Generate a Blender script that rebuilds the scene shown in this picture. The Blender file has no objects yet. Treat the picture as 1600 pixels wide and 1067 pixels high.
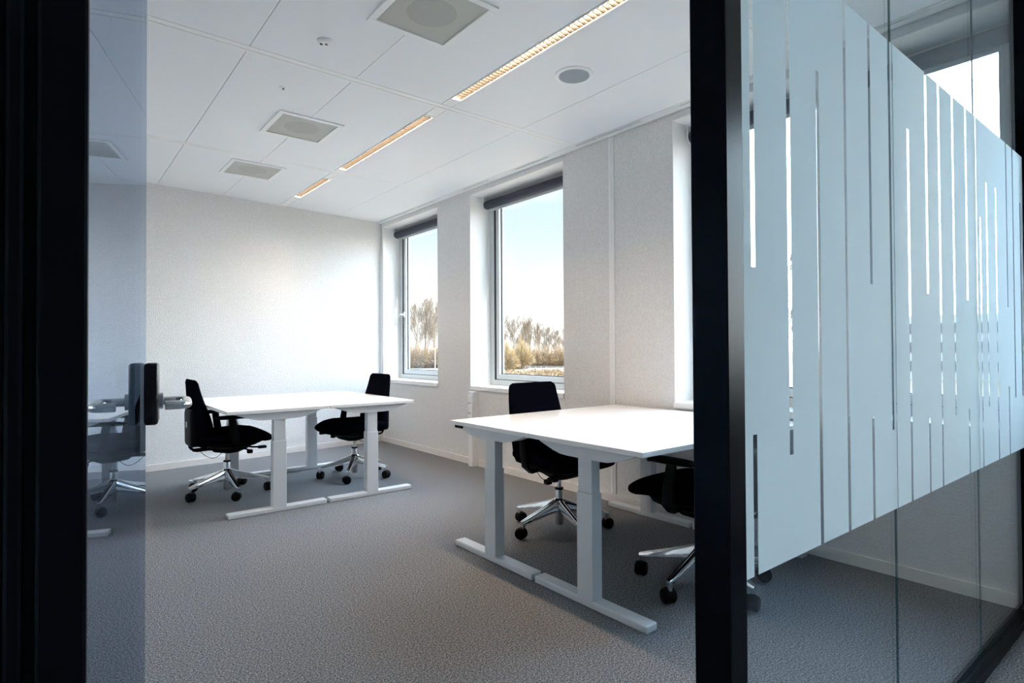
import bpy, bmesh, math, random
from mathutils import Vector, Matrix
R = math.radians
PI = math.pi
scene = bpy.context.scene
COL = scene.collection

# ------------------------------------------------------------------ camera, world, sun, exposure
EYE = 1.15
def make_camera():
    yaw, pitch, roll = R(38.744), R(0.762), R(-0.294)
    F = Vector((math.sin(yaw)*math.cos(pitch), math.cos(yaw)*math.cos(pitch), math.sin(pitch)))
    Rr = Vector((math.cos(yaw), -math.sin(yaw), 0)); U = Rr.cross(F)
    r = math.cos(roll)*Rr + math.sin(roll)*U
    u = -math.sin(roll)*Rr + math.cos(roll)*U
    m = Matrix((r, u, -F)).transposed().to_4x4()
    m.translation = Vector((0, 0, EYE))
    cd = bpy.data.cameras.new('camera'); cam = bpy.data.objects.new('camera', cd)
    COL.objects.link(cam); cam.matrix_world = m
    cd.sensor_width = 36.0; cd.lens = 909.2/1600*36.0; cd.clip_start = 0.02; cd.clip_end = 3000
    scene.camera = cam
make_camera()

EXPOSURE = 0.45
SKY_VIEW = 1.10      # sky seen low over the trees
SKY_HIGH = 8.5      # bright veiled sky around the sun
SKY_TOP = 4.0        # added towards the zenith
CLOUD_BANK = 19.0
SUN_POWER = 5.0
scene.view_settings.view_transform = 'Standard'
scene.view_settings.look = 'None'
scene.view_settings.exposure = EXPOSURE
scene.view_settings.gamma = 1.0
scene.view_settings.use_curve_mapping = False
scene.cycles.max_bounces = 16
scene.cycles.diffuse_bounces = 10
scene.cycles.transparent_max_bounces = 24
scene.cycles.sample_clamp_indirect = 12.0
try:
    scene.cycles.use_denoising = True
except Exception:
    pass

SUN_TRAVEL = Vector((-0.21, 0.95, -0.98)).normalized()
def make_world():
    w = bpy.data.worlds.new('sky'); scene.world = w; w.use_nodes = True
    nt = w.node_tree; nt.nodes.clear(); N = nt.nodes.new; L = nt.links.new
    out = N('ShaderNodeOutputWorld'); bg = N('ShaderNodeBackground'); L(bg.outputs[0], out.inputs[0])
    tc = N('ShaderNodeTexCoord'); sep = N('ShaderNodeSeparateXYZ'); L(tc.outputs['Generated'], sep.inputs[0])
    ramp = N('ShaderNodeValToRGB'); L(sep.outputs['Z'], ramp.inputs[0])
    e = ramp.color_ramp.elements
    e[0].position = 0.0; e[0].color = (1.0, 0.99, 0.97, 1)
    e[1].position = 1.0; e[1].color = (0.50, 0.70, 1.0, 1)
    k = e.new(0.09); k.color = (0.83, 0.85, 0.86, 1)
    k = e.new(0.20); k.color = (0.60, 0.71, 0.78, 1)
    k = e.new(0.42); k.color = (0.40, 0.60, 0.84, 1)
    no = N('ShaderNodeTexNoise'); no.inputs['Scale'].default_value = 2.6; no.inputs['Detail'].default_value = 6
    mp = N('ShaderNodeMapping'); mp.inputs['Scale'].default_value = (1, 1, 4); L(tc.outputs['Generated'], mp.inputs[0]); L(mp.outputs[0], no.inputs[0])
    cr = N('ShaderNodeMapRange'); cr.inputs[1].default_value = 0.45; cr.inputs[2].default_value = 0.64; cr.inputs[4].default_value = 0.8; L(no.outputs[0], cr.inputs[0])
    mix = N('ShaderNodeMix'); mix.data_type = 'RGBA'; L(cr.outputs[0], mix.inputs[0]); L(ramp.outputs[0], mix.inputs[6]); mix.inputs[7].default_value = (0.90, 0.90, 0.90, 1)
    # bright veil around the sun, off to the camera's right
    dp = N('ShaderNodeVectorMath'); dp.operation = 'DOT_PRODUCT'; L(tc.outputs['Generated'], dp.inputs[0])
    veil = Vector((0.68, -0.52, 0.52)).normalized(); dp.inputs[1].default_value = veil
    mr = N('ShaderNodeMapRange'); mr.interpolation_type = 'SMOOTHSTEP'
    mr.inputs[1].default_value = 0.32; mr.inputs[2].default_value = 1.0; mr.inputs[3].default_value = SKY_VIEW; mr.inputs[4].default_value = SKY_HIGH
    L(dp.outputs['Value'], mr.inputs[0]); L(mix.outputs[2], bg.inputs[0]); hi = N('ShaderNodeMapRange'); hi.inputs[1].default_value = 0.30; hi.inputs[2].default_value = 0.6; hi.inputs[4].default_value = SKY_TOP
    L(sep.outputs['Z'], hi.inputs[0]); # bright white cloud bank square on to the facade
    d2 = N('ShaderNodeVectorMath'); d2.operation = 'DOT_PRODUCT'; L(tc.outputs['Generated'], d2.inputs[0]); d2.inputs[1].default_value = Vector((0.936, 0.08, 0.342)).normalized()
    m2 = N('ShaderNodeMapRange'); m2.interpolation_type = 'SMOOTHSTEP'; m2.inputs[1].default_value = 0.80; m2.inputs[2].default_value = 1.0; m2.inputs[4].default_value = CLOUD_BANK
    L(d2.outputs['Value'], m2.inputs[0]); a0 = N('ShaderNodeMath'); L(mr.outputs[0], a0.inputs[0]); L(m2.outputs[0], a0.inputs[1])
    ad = N('ShaderNodeMath'); L(a0.outputs[0], ad.inputs[0]); L(hi.outputs[0], ad.inputs[1]); L(ad.outputs[0], bg.inputs[1])
make_world()

sd = bpy.data.lights.new('sun', 'SUN'); sd.energy = SUN_POWER; sd.angle = R(1.0); sd.color = (1.0, 0.95, 0.88)
so = bpy.data.objects.new('sun', sd); COL.objects.link(so)
so.rotation_euler = SUN_TRAVEL.to_track_quat('-Z', 'Y').to_euler(); so.location = (20, -20, 25)

# ------------------------------------------------------------------ materials
MATS = {}
def pmat(name, color, rough=0.5, metal=0.0, spec=0.5, noise=None, bump=None, coat=0.0):
    m = bpy.data.materials.new(name); m.use_nodes = True; nt = m.node_tree
    b = nt.nodes['Principled BSDF']
    b.inputs['Base Color'].default_value = (*color, 1); b.inputs['Roughness'].default_value = rough
    b.inputs['Metallic'].default_value = metal; b.inputs['Specular IOR Level'].default_value = spec
    if coat: b.inputs['Coat Weight'].default_value = coat
    N = nt.nodes.new; L = nt.links.new
    tc = N('ShaderNodeTexCoord')
    if noise:
        sc, c2, lo, hi, det = noise
        n = N('ShaderNodeTexNoise'); n.inputs['Scale'].default_value = sc; n.inputs['Detail'].default_value = det
        L(tc.outputs['Object'], n.inputs[0])
        mr = N('ShaderNodeMapRange'); mr.inputs[1].default_value = lo; mr.inputs[2].default_value = hi; L(n.outputs[0], mr.inputs[0])
        mx = N('ShaderNodeMix'); mx.data_type = 'RGBA'; L(mr.outputs[0], mx.inputs[0])
        mx.inputs[6].default_value = (*color, 1); mx.inputs[7].default_value = (*c2, 1); L(mx.outputs[2], b.inputs['Base Color'])
    if bump:
        sc, st, dist = bump
        n = N('ShaderNodeTexNoise'); n.inputs['Scale'].default_value = sc; n.inputs['Detail'].default_value = 3
        L(tc.outputs['Object'], n.inputs[0])
        bp = N('ShaderNodeBump'); bp.inputs['Strength'].default_value = st; bp.inputs['Distance'].default_value = dist
        L(n.outputs[0], bp.inputs['Height']); L(bp.outputs[0], b.inputs['Normal'])
    MATS[name] = m
    return m

def glass_mat(name, tint, rough=0.0, base=0.04, refl=(0.92, 0.97, 1.0)):
    """thin pane: straight-through tinted transmission plus a mirror that grows at grazing view"""
    m = bpy.data.materials.new(name); m.use_nodes = True; nt = m.node_tree; nt.nodes.clear()
    N = nt.nodes.new; L = nt.links.new
    out = N('ShaderNodeOutputMaterial'); mix = N('ShaderNodeMixShader'); L(mix.outputs[0], out.inputs[0])
    tr = N('ShaderNodeBsdfTransparent'); tr.inputs[0].default_value = (*tint, 1)
    gl = N('ShaderNodeBsdfGlossy'); gl.inputs['Roughness'].default_value = rough
    gl.inputs[0].default_value = (*refl, 1)
    geo = N('ShaderNodeNewGeometry'); dp = N('ShaderNodeVectorMath'); dp.operation = 'DOT_PRODUCT'
    L(geo.outputs['Incoming'], dp.inputs[0]); L(geo.outputs['Normal'], dp.inputs[1])
    ab = N('ShaderNodeMath'); ab.operation = 'ABSOLUTE'; L(dp.outputs['Value'], ab.inputs[0])
    om = N('ShaderNodeMath'); om.operation = 'SUBTRACT'; om.inputs[0].default_value = 1.0; L(ab.outputs[0], om.inputs[1])
    pw = N('ShaderNodeMath'); pw.operation = 'POWER'; L(om.outputs[0], pw.inputs[0]); pw.inputs[1].default_value = 5
    mu = N('ShaderNodeMath'); mu.operation = 'MULTIPLY_ADD'; L(pw.outputs[0], mu.inputs[0]); mu.inputs[1].default_value = 0.96; mu.inputs[2].default_value = base
    L(mu.outputs[0], mix.inputs[0]); L(tr.outputs[0], mix.inputs[1]); L(gl.outputs[0], mix.inputs[2])
    MATS[name] = m
    return m

def emis_mat(name, color, strength):
    m = bpy.data.materials.new(name); m.use_nodes = True; nt = m.node_tree; nt.nodes.clear()
    out = nt.nodes.new('ShaderNodeOutputMaterial'); e = nt.nodes.new('ShaderNodeEmission')
    e.inputs[0].default_value = (*color, 1); e.inputs[1].default_value = strength
    nt.links.new(e.outputs[0], out.inputs[0]); MATS[name] = m
    return m

WALLP = pmat('textured_wall_covering', (0.77, 0.76, 0.755), 0.75, bump=(110, 0.8, 0.005), noise=(110, (0.69, 0.68, 0.675), 0.42, 0.62, 3))
WALLSIDE = pmat('corridor_wall_paint', (0.30, 0.31, 0.33), 0.8, bump=(120, 0.2, 0.003))
CEIL = pmat('white_metal_ceiling_panel', (0.84, 0.86, 0.89), 0.5, spec=0.3, bump=(6, 0.05, 0.002))
CEILTRIM = pmat('white_ceiling_profile', (0.86, 0.87, 0.87), 0.4)
VOID = pmat('dark_gap', (0.015, 0.016, 0.018), 0.95, spec=0.0)
WHITE = pmat('white_paint', (0.85, 0.85, 0.85), 0.4, bump=(40, 0.03, 0.001))
BASEB = pmat('baseboard_paint', (0.78, 0.74, 0.71), 0.5, bump=(40, 0.03, 0.001))
REVEAL = pmat('reveal_panel', (0.84, 0.84, 0.84), 0.55, bump=(120, 0.1, 0.002))
DESKTOP = pmat('white_desk_laminate', (0.86, 0.85, 0.85), 0.28, spec=0.5, bump=(300, 0.02, 0.0005))
DESKMETAL = pmat('silver_white_powder_coat', (0.66, 0.68, 0.70), 0.42, spec=0.5, bump=(600, 0.08, 0.0005))
BLACKFAB = pmat('black_chair_fabric', (0.0025, 0.003, 0.006), 1.0, spec=0.0, bump=(700, 0.4, 0.001))
BLACKPL = pmat('black_chair_plastic', (0.0025, 0.003, 0.004), 0.55, spec=0.09, bump=(400, 0.1, 0.0005))
WHEEL = pmat('black_caster_rubber', (0.003, 0.003, 0.004), 0.6, spec=0.1, bump=(400, 0.1, 0.0005))
CHROME = pmat('polished_chrome', (0.78, 0.79, 0.80), 0.12, metal=1.0, bump=(20, 0.02, 0.0005))
STEEL = pmat('brushed_steel', (0.52, 0.53, 0.55), 0.28, metal=1.0, bump=(60, 0.05, 0.0005))
FRAME = pmat('black_frame_lacquer', (0.002, 0.0025, 0.004), 0.26, spec=0.13, bump=(30, 0.02, 0.0005))
FRAME.node_tree.nodes['Principled BSDF'].inputs['Specular Tint'].default_value = (0.55, 0.78, 1.0, 1)
LOCKB = pmat('black_lock_case', (0.004, 0.004, 0.006), 0.25, spec=0.5, bump=(200, 0.03, 0.0005))
ALU = pmat('light_grey_window_frame', (0.62, 0.65, 0.65), 0.4, bump=(100, 0.03, 0.0005))
GASKET = pmat('dark_gasket', (0.02, 0.018, 0.02), 0.6, bump=(100, 0.03, 0.0005))
BLIND = pmat('slate_blue_roller_blind', (0.028, 0.033, 0.055), 0.6, bump=(500, 0.2, 0.0006))
BLINDW = pmat('pale_blind_bottom_bar', (0.7, 0.72, 0.75), 0.5, bump=(100, 0.03, 0.0005))
SOCKET = pmat('white_socket_plastic', (0.84, 0.84, 0.84), 0.35, bump=(100, 0.03, 0.0005))
GREYPL = pmat('grey_plastic', (0.10, 0.10, 0.11), 0.5, bump=(100, 0.03, 0.0005))
DISC = pmat('blue_grey_diffuser_disc', (0.20, 0.23, 0.25), 0.6, bump=(50, 0.05, 0.001))
PLENUM = pmat('plenum_box', (0.60, 0.62, 0.58), 0.7, bump=(50, 0.05, 0.001))
EDGEG = pmat('green_glass_edge', (0.01, 0.10, 0.10), 0.15, bump=(50, 0.02, 0.0005))
LOUVRE = pmat('bronze_louvre', (0.0135, 0.0118, 0.0108), 0.7, spec=0.1, bump=(100, 0.03, 0.0005))
LAMP = emis_mat('warm_lamp_glow', (1.0, 0.73, 0.49), 135.0)
WINGLASS = glass_mat('window_glass', (0.96, 0.98, 0.97), base=0.02)
PARTGLASS = glass_mat('partition_glass', (0.87, 0.92, 0.94), base=0.02)
DOORGLASS = glass_mat('door_glass', (0.66, 0.74, 0.82), base=0.03, refl=(0.55, 0.62, 0.72))

def carpet_mat():
    m = bpy.data.materials.new('grey_loop_carpet'); m.use_nodes = True; nt = m.node_tree; b = nt.nodes['Principled BSDF']
    N = nt.nodes.new; L = nt.links.new
    tc = N('ShaderNodeTexCoord')
    n = N('ShaderNodeTexNoise'); n.inputs['Scale'].default_value = 150; n.inputs['Detail'].default_value = 5; n.inputs['Roughness'].default_value = 0.9; L(tc.outputs['Object'], n.inputs[0])
    r = N('ShaderNodeValToRGB'); L(n.outputs[0], r.inputs[0])
    e = r.color_ramp.elements; e[0].position = 0.42; e[0].color = (0.040, 0.042, 0.048, 1); e[1].position = 0.59; e[1].color = (0.40, 0.41, 0.425, 1)
    k = e.new(0.5); k.color = (0.158, 0.160, 0.168, 1)
    n2 = N('ShaderNodeTexNoise'); n2.inputs['Scale'].default_value = 1.2; L(tc.outputs['Object'], n2.inputs[0])
    mr = N('ShaderNodeMapRange'); mr.inputs[3].default_value = 0.92; mr.inputs[4].default_value = 1.08; L(n2.outputs[0], mr.inputs[0])
    mx = N('ShaderNodeVectorMath'); mx.operation = 'SCALE'; L(r.outputs[0], mx.inputs[0]); L(mr.outputs[0], mx.inputs['Scale'])
    L(mx.outputs[0], b.inputs['Base Color']); b.inputs['Roughness'].default_value = 0.95; b.inputs['Specular IOR Level'].default_value = 0.05
    bp = N('ShaderNodeBump'); bp.inputs['Strength'].default_value = 0.08; bp.inputs['Distance'].default_value = 0.002
    n3 = N('ShaderNodeTexNoise'); n3.inputs['Scale'].default_value = 400; L(tc.outputs['Object'], n3.inputs[0])
    L(n3.outputs[0], bp.inputs['Height']); L(bp.outputs[0], b.inputs['Normal'])
    return m
CARPET = carpet_mat()

def film_mat():
    m = bpy.data.materials.new('frosted_privacy_film'); m.use_nodes = True; nt = m.node_tree; nt.nodes.clear()
    N = nt.nodes.new; L = nt.links.new
    out = N('ShaderNodeOutputMaterial'); a = N('ShaderNodeAddShader')
    t = N('ShaderNodeBsdfTranslucent'); t.inputs[0].default_value = (0.76, 0.89, 0.96, 1)
    d = N('ShaderNodeBsdfDiffuse'); d.inputs[0].default_value = (0.09, 0.09, 0.09, 1)
    n = N('ShaderNodeTexNoise'); n.inputs['Scale'].default_value = 500
    bp = N('ShaderNodeBump'); bp.inputs['Strength'].default_value = 0.05; L(n.outputs[0], bp.inputs['Height']); L(bp.outputs[0], d.inputs['Normal'])
    L(t.outputs[0], a.inputs[0]); L(d.outputs[0], a.inputs[1]); L(a.outputs[0], out.inputs[0])
    return m
FILM = film_mat()

def perforated_mat():
    m = bpy.data.materials.new('perforated_grey_metal'); m.use_nodes = True; nt = m.node_tree; nt.nodes.clear()
    N = nt.nodes.new; L = nt.links.new
    out = N('ShaderNodeOutputMaterial'); mix = N('ShaderNodeMixShader'); L(mix.outputs[0], out.inputs[0])
    p = N('ShaderNodeBsdfPrincipled'); p.inputs['Base Color'].default_value = (0.64, 0.65, 0.61, 1); p.inputs['Roughness'].default_value = 0.5
    t = N('ShaderNodeBsdfTransparent')
    tc = N('ShaderNodeTexCoord'); mp = N('ShaderNodeMapping'); L(tc.outputs['Object'], mp.inputs[0]); mp.inputs['Scale'].default_value = (150, 150, 150)
    fr = N('ShaderNodeVectorMath'); fr.operation = 'FRACTION'; L(mp.outputs[0], fr.inputs[0])
    sb = N('ShaderNodeVectorMath'); sb.operation = 'SUBTRACT'; sb.inputs[1].default_value = (0.5, 0.5, 0.5); L(fr.outputs[0], sb.inputs[0])
    ml = N('ShaderNodeVectorMath'); ml.operation = 'MULTIPLY'; ml.inputs[1].default_value = (1, 1, 0); L(sb.outputs[0], ml.inputs[0])
    ln = N('ShaderNodeVectorMath'); ln.operation = 'LENGTH'; L(ml.outputs[0], ln.inputs[0])
    lt = N('ShaderNodeMath'); lt.operation = 'LESS_THAN'; lt.inputs[1].default_value = 0.33; L(ln.outputs['Value'], lt.inputs[0])
    L(lt.outputs[0], mix.inputs[0]); L(p.outputs[0], mix.inputs[1]); L(t.outputs[0], mix.inputs[2])
    return m
PERF = perforated_mat()

# ------------------------------------------------------------------ mesh helpers
def box(bm, x0, x1, y0, y1, z0, z1, bev=0.0, seg=2, mat=None):
    vs = [bm.verts.new((x, y, z)) for x in (x0, x1) for y in (y0, y1) for z in (z0, z1)]
    fs = [bm.faces.new([vs[i] for i in f]) for f in ((0,1,3,2),(4,6,7,5),(0,4,5,1),(2,3,7,6),(0,2,6,4),(1,5,7,3))]
    if bev:
        ed = list({e for f in fs for e in f.edges})
        bmesh.ops.bevel(bm, geom=ed, offset=bev, segments=seg, affect='EDGES', profile=0.5)
def xform(bm, start, m):
    bm.verts.ensure_lookup_table()
    for v in bm.verts[start:]: v.co = m @ v.co
def ring_loft(bm, rings, cap=True, closed=True):
    loops = [[bm.verts.new(p) for p in r] for r in rings]
    n = len(loops[0])
    for a, b in zip(loops[:-1], loops[1:]):
        for i in range(n if closed else n-1):
            j = (i+1) % n
            bm.faces.new((a[i], a[j], b[j], b[i]))
    if cap:
        bm.faces.new(loops[0][::-1]); bm.faces.new(loops[-1])
def frame_of(d, up=Vector((0, 0, 1))):
    d = d.normalized()
    if abs(d.dot(up)) > 0.98: up = Vector((1, 0, 0))
    s = d.cross(up).normalized(); return s, s.cross(d).normalized()
def tube(bm, pts, rad, n=12, cap=True):
    pts = [Vector(p) for p in pts]; rings = []
    if not isinstance(rad, (list, tuple)): rad = [rad]*len(pts)
    s = None
    for i, p in enumerate(pts):
        d = (pts[min(i+1, len(pts)-1)] - pts[max(i-1, 0)]).normalized()
        if s is None: s, u = frame_of(d)
        else:
            s = (s - d*s.dot(d)).normalized(); u = s.cross(d).normalized()
        rings.append([p + rad[i]*(math.cos(2*PI*k/n)*s + math.sin(2*PI*k/n)*u) for k in range(n)])
    ring_loft(bm, rings, cap)
def lathe(bm, prof, n=32, c=(0, 0, 0)):
    rings = [[Vector((c[0]+r*math.cos(2*PI*k/n), c[1]+r*math.sin(2*PI*k/n), c[2]+z)) for k in range(n)] for r, z in prof]
    ring_loft(bm, rings, True)
def prism(bm, poly, axis, a, b):
    """extrude a 2D polygon along an axis: poly in the two other axes"""
    def P(u, v, w):
        return {0: (w, u, v), 1: (u, w, v), 2: (u, v, w)}[axis]
    A = [bm.verts.new(P(u, v, a)) for u, v in poly]; B = [bm.verts.new(P(u, v, b)) for u, v in poly]
    n = len(poly); bm.faces.new(A); bm.faces.new(B[::-1])
    for i in range(n): bm.faces.new((A[i], A[(i+1) % n], B[(i+1) % n], B[i]))
def obj(name, bm, mat, parent=None, smooth=False, loc=None):
    bmesh.ops.recalc_face_normals(bm, faces=bm.faces[:])
    me = bpy.data.meshes.new(name); bm.to_mesh(me); bm.free()
    me.materials.append(mat)
    if smooth:
        for p in me.polygons: p.use_smooth = True
        try: me.set_sharp_from_angle(angle=R(40))
        except Exception: pass
    o = bpy.data.objects.new(name, me); COL.objects.link(o)
    if parent: o.parent = parent
    if loc: o.location = loc
    return o
def empty(name, loc=(0, 0, 0), rz=0.0):
    o = bpy.data.objects.new(name, None); COL.objects.link(o); o.location = loc; o.rotation_euler = (0, 0, rz); o.empty_display_size = 0.1
    return o
def tag(o, label=None, cat=None, group=None, kind=None):
    if label: o['label'] = label
    if cat: o['category'] = cat
    if group: o['group'] = group
    if kind: o['kind'] = kind
    return o
def B(): return bmesh.new()
def onebox(name, mat, parent, *a, bev=0.0, **k):
    bm = B(); box(bm, *a, bev=bev); return obj(name, bm, mat, parent, **k)
def copy_tree(o, parent=None):
    c = o.copy(); COL.objects.link(c); c.parent = parent
    for ch in list(o.children): copy_tree(ch, c)
    return c

# ------------------------------------------------------------------ the room
XW = 3.341          # window wall, room side
XG = 3.59           # room side of the window frames
XO = 3.74           # facade
ZC = 2.762          # ceiling
YG = 0.583          # glass partition
XL = -1.1
SL = 0.115          # the back wall is not quite square to the window wall
def yb(x): return 6.51 + SL*(x-0.75)
YS = -2.6           # corridor side wall

bm = B(); box(bm, XL-0.2, XO, YS-0.2, 7.2, -0.12, 0.0); tag(obj('floor', bm, CARPET), kind='structure')
WINS = [(5.455, 6.80), (3.476, 4.835), (1.55, 2.40), (0.55, 1.30), (-1.75, -0.25)]
ZS, ZH = 0.745, 2.71
def window_wall():
    bm = B()
    ys = [7.2] 
    edges = [7.1] + [v for a, b in WINS for v in (b, a)] + [YS-0.2]
    for i in range(0, len(edges), 2):
        box(bm, XW, XO, edges[i+1], edges[i], 0, ZC+0.1)
    for a, b in WINS:
        box(bm, XW, XO, a, b, 0, ZS); box(bm, XW, XO, a, b, ZH, ZC+0.1)
    tag(obj('wall_window_side', bm, WALLP), kind='structure')
window_wall()
bm = B(); prism(bm, [(XL-0.2, yb(XL-0.2)), (XW, yb(XW)), (XW, yb(XW)+0.15), (XL-0.2, yb(XL-0.2)+0.15)], 2, 0, ZC+0.1)
tag(obj('wall_back', bm, WALLP), kind='structure')
onebox('wall_left', WALLP, None, XL-0.15, XL, YS, 7.0, 0, ZC+0.1)['kind'] = 'structure'
onebox('wall_corridor', WALLSIDE, None, XL-0.2, XW, YS-0.15, YS, 0, ZC+0.1)['kind'] = 'structure'
onebox('wall_front', WALLSIDE, None, XL, -0.10, 0.55, 0.62, 0, ZC)['kind'] = 'structure'

def ceiling():
    bm = B()
    box(bm, XL-0.2, XO, YS-0.2, 7.2, ZC+0.10, ZC+0.16)      # slab over the panels
    tag(obj('ceiling', bm, VOID), kind='structure')
    # panels with 4 mm joints between cross rails
    bm = B()
    rails = [-0.31+0.0, 1.491, 3.272, 5.084]
    xs = [XL, -0.345, 0.245, 0.838, 1.430, 2.020]
    xs2 = [2.102, 2.713, 3.255]
    def rowspan(y0, y1):
        g = 0.002
        for a, b in list(zip(xs[:-1], xs[1:])) + list(zip(xs2[:-1], xs2[1:])):
            if y1 == 'back':
                prism(bm, [(a+g, y0), (b-g, y0), (b-g, yb(b-g)-0.004), (a+g, yb(a+g)-0.004)], 2, ZC, ZC+0.03)
            else:
                box(bm, a+g, b-g, y0, y1, ZC, ZC+0.03)
    h = 0.0240
    for y0, y1 in ((YS, rails[0]-h), (rails[0]+h, rails[1]-h), (rails[1]+h, rails[2]-h), (rails[2]+h, rails[3]-h), (rails[3]+h, 'back')):
        rowspan(y0, y1)
    tag(obj('ceiling_panels', bm, CEIL), kind='structure')
    bm = B()
    for y in rails:
        box(bm, XL, 3.255, y-0.0215, y+0.0215, ZC-0.0005, ZC+0.03)
        box(bm, XL, 3.255, y+0.0245, y+0.046, ZC-0.0015, ZC-0.0002)
    tag(obj('trim_1', bm, CEILTRIM), kind='structure')
    # blank covers between the strip lights
    bm = B()
    for y0, y1 in ((YS, 1.466), (1.516, 1.526), (3.14, 3.246), (3.298, 3.46), (4.985, 5.058), (5.11, 5.33), (6.17, 6.655)):
        box(bm, 2.023, 2.099, y0, y1, ZC-0.001, ZC+0.03)
    tag(obj('trim_2', bm, CEILTRIM), kind='structure')
    # profile along the window wall with its slot
    bm = B()
    box(bm, 3.286, XW-0.006, YS, yb(XW), ZC-0.006, ZC+0.03)
    box(bm, 3.257, 3.268, YS, yb(XW), ZC-0.002, ZC+0.03)
    tag(obj('trim_3', bm, CEILTRIM), kind='structure')
ceiling()
# slot air outlets: dark runs in the profile along the window wall
SLOTS = [(5.86, 6.75), (5.41, 5.80), (4.42, 4.87), (3.58, 4.02), (2.62, 3.03), (3.05, 3.27), (0.9, 1.3), (1.6, 2.3)]
def slots():
    bm = B()
    allr = sorted(SLOTS)
    y = YS
    for a, b in allr + [(yb(XW), None)]:
        if a > y: box(bm, 3.268, 3.286, y, a, ZC-0.004, ZC+0.02)
        y = b
    tag(obj('trim_4', bm, CEILTRIM), kind='structure')
slots()

def boards():
    bm = B(); prism(bm, [(XL, yb(XL)-0.014), (XW-0.012, yb(XW)-0.014), (XW-0.012, yb(XW)), (XL, yb(XL))], 2, 0, 0.062)
    tag(obj('baseboard_back', bm, BASEB), kind='structure')
    bm = B()
    for a, b in ((0.62, 4.695), (4.785, 6.79), (YS, 0.545)): box(bm, XW-0.012, XW, a, b, 0, 0.062)
    tag(obj('baseboard_window_side', bm, BASEB), kind='structure')
    bm = B(); box(bm, XW-0.010, XW, 2.922, 2.972, 0.062, ZC-0.012, bev=0.002); box(bm, XW-0.013, XW-0.009, 2.944, 2.950, 0.064, ZC-0.012)
    tag(obj('trim_5', bm, WHITE), kind='structure')
    bm = B(); box(bm, XW-0.012, XW, 6.745, 6.79, 0.062, ZC-0.012, bev=0.002)
    tag(obj('trim_6', bm, WHITE), kind='structure')
boards()

def window(i, y0, y1, handle=False):
    t = empty('window_%d' % i, (XG, (y0+y1)/2, ZS)); tag(t, kind='structure')
    cy, cz = (y0+y1)/2, ZS
    def W(name, mat, boxes, bev=0.0, parent=t):
        bm = B()
        for x0, x1, a, b, c, d in boxes: box(bm, x0-XG, x1-XG, a-cy, b-cy, c-cz, d-cz, bev=bev)
        return obj(name, bm, mat, parent)
    z0, z1 = ZS+0.04, ZH
    f = 0.072
    # lining of the reveal
    W('window_sill', WHITE, [(XW-0.012, XG+0.03, y0+0.001, y1-0.001, ZS, ZS+0.04)], 0.003)
    W('reveal_panel', REVEAL, [(XW+0.001, XG, y0, y0+0.004, z0, z1), (XW+0.001, XG, y1-0.004, y1, z0, z1), (XW+0.001, XG, y0, y1, z1-0.004, z1),
                               (XG-0.035, XG, y1-0.012, y1, z0, z1), (XG-0.035, XG, y0, y0+0.012, z0, z1)])
    # outer frame
    fr = W('window_frame', ALU, [(XG, XG+0.07, y0, y1, z0, z0+0.055), (XG, XG+0.07, y0, y1, z1-0.045, z1),
                            (XG, XG+0.07, y0, y0+f, z0+0.055, z1-0.045), (XG, XG+0.07, y1-f, y1, z0+0.055, z1-0.045)], 0.002)
    s0, s1, t0, t1 = y0+f+0.030, y1-f-0.030, z0+0.062, z1-0.052
    W('gasket', GASKET, [(XG+0.003, XG+0.06, y0+f, y0+f+0.031, t0-0.008, t1+0.01), (XG+0.003, XG+0.06, y1-f-0.031, y1-f, t0-0.008, t1+0.01),
                         (XG+0.012, XG+0.06, y0+f, y1-f, t0-0.008, t0), (XG+0.012, XG+0.06, y0+f, y1-f, t1, t1+0.01)], parent=fr)
    w = 0.05
    W('sash', ALU, [(XG+0.004, XG+0.066, s0, s0+w, t0, t1), (XG+0.004, XG+0.066, s1-w, s1, t0, t1),
                    (XG+0.004, XG+0.066, s0+w, s1-w, t0, t0+w), (XG+0.004, XG+0.066, s0+w, s1-w, t1-w, t1)], 0.002)
    g = 0.008
    W('glazing_bead', GASKET, [(XG+0.03, XG+0.045, s0+w, s0+w+g, t0+w, t1-w), (XG+0.03, XG+0.045, s1-w-g, s1-w, t0+w, t1-w),
                               (XG+0.03, XG+0.045, s0+w, s1-w, t0+w, t0+w+g), (XG+0.03, XG+0.045, s0+w, s1-w, t1-w-g, t1-w)])
    W('window_pane', WINGLASS, [(XG+0.034, XG+0.040, s0+w, s1-w, t0+w, t1-w)])
    if handle:
        bm = B(); yy = y1-f-0.030-w/2-cy
        zc = 1.60-cz
        box(bm, -0.012, 0.006, yy-0.014, yy+0.014, zc-0.035, zc+0.035, bev=0.004)
        tube(bm, [(-0.01, yy, zc), (-0.05, yy, zc)], 0.010)
        box(bm, -0.062, -0.044, yy-0.012, yy+0.075, zc-0.011, zc+0.011, bev=0.005)
        obj('window_handle', bm, SOCKET, t)
for i, (a, b) in enumerate(WINS): window(i+1, a, b, handle=(i == 0))

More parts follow.
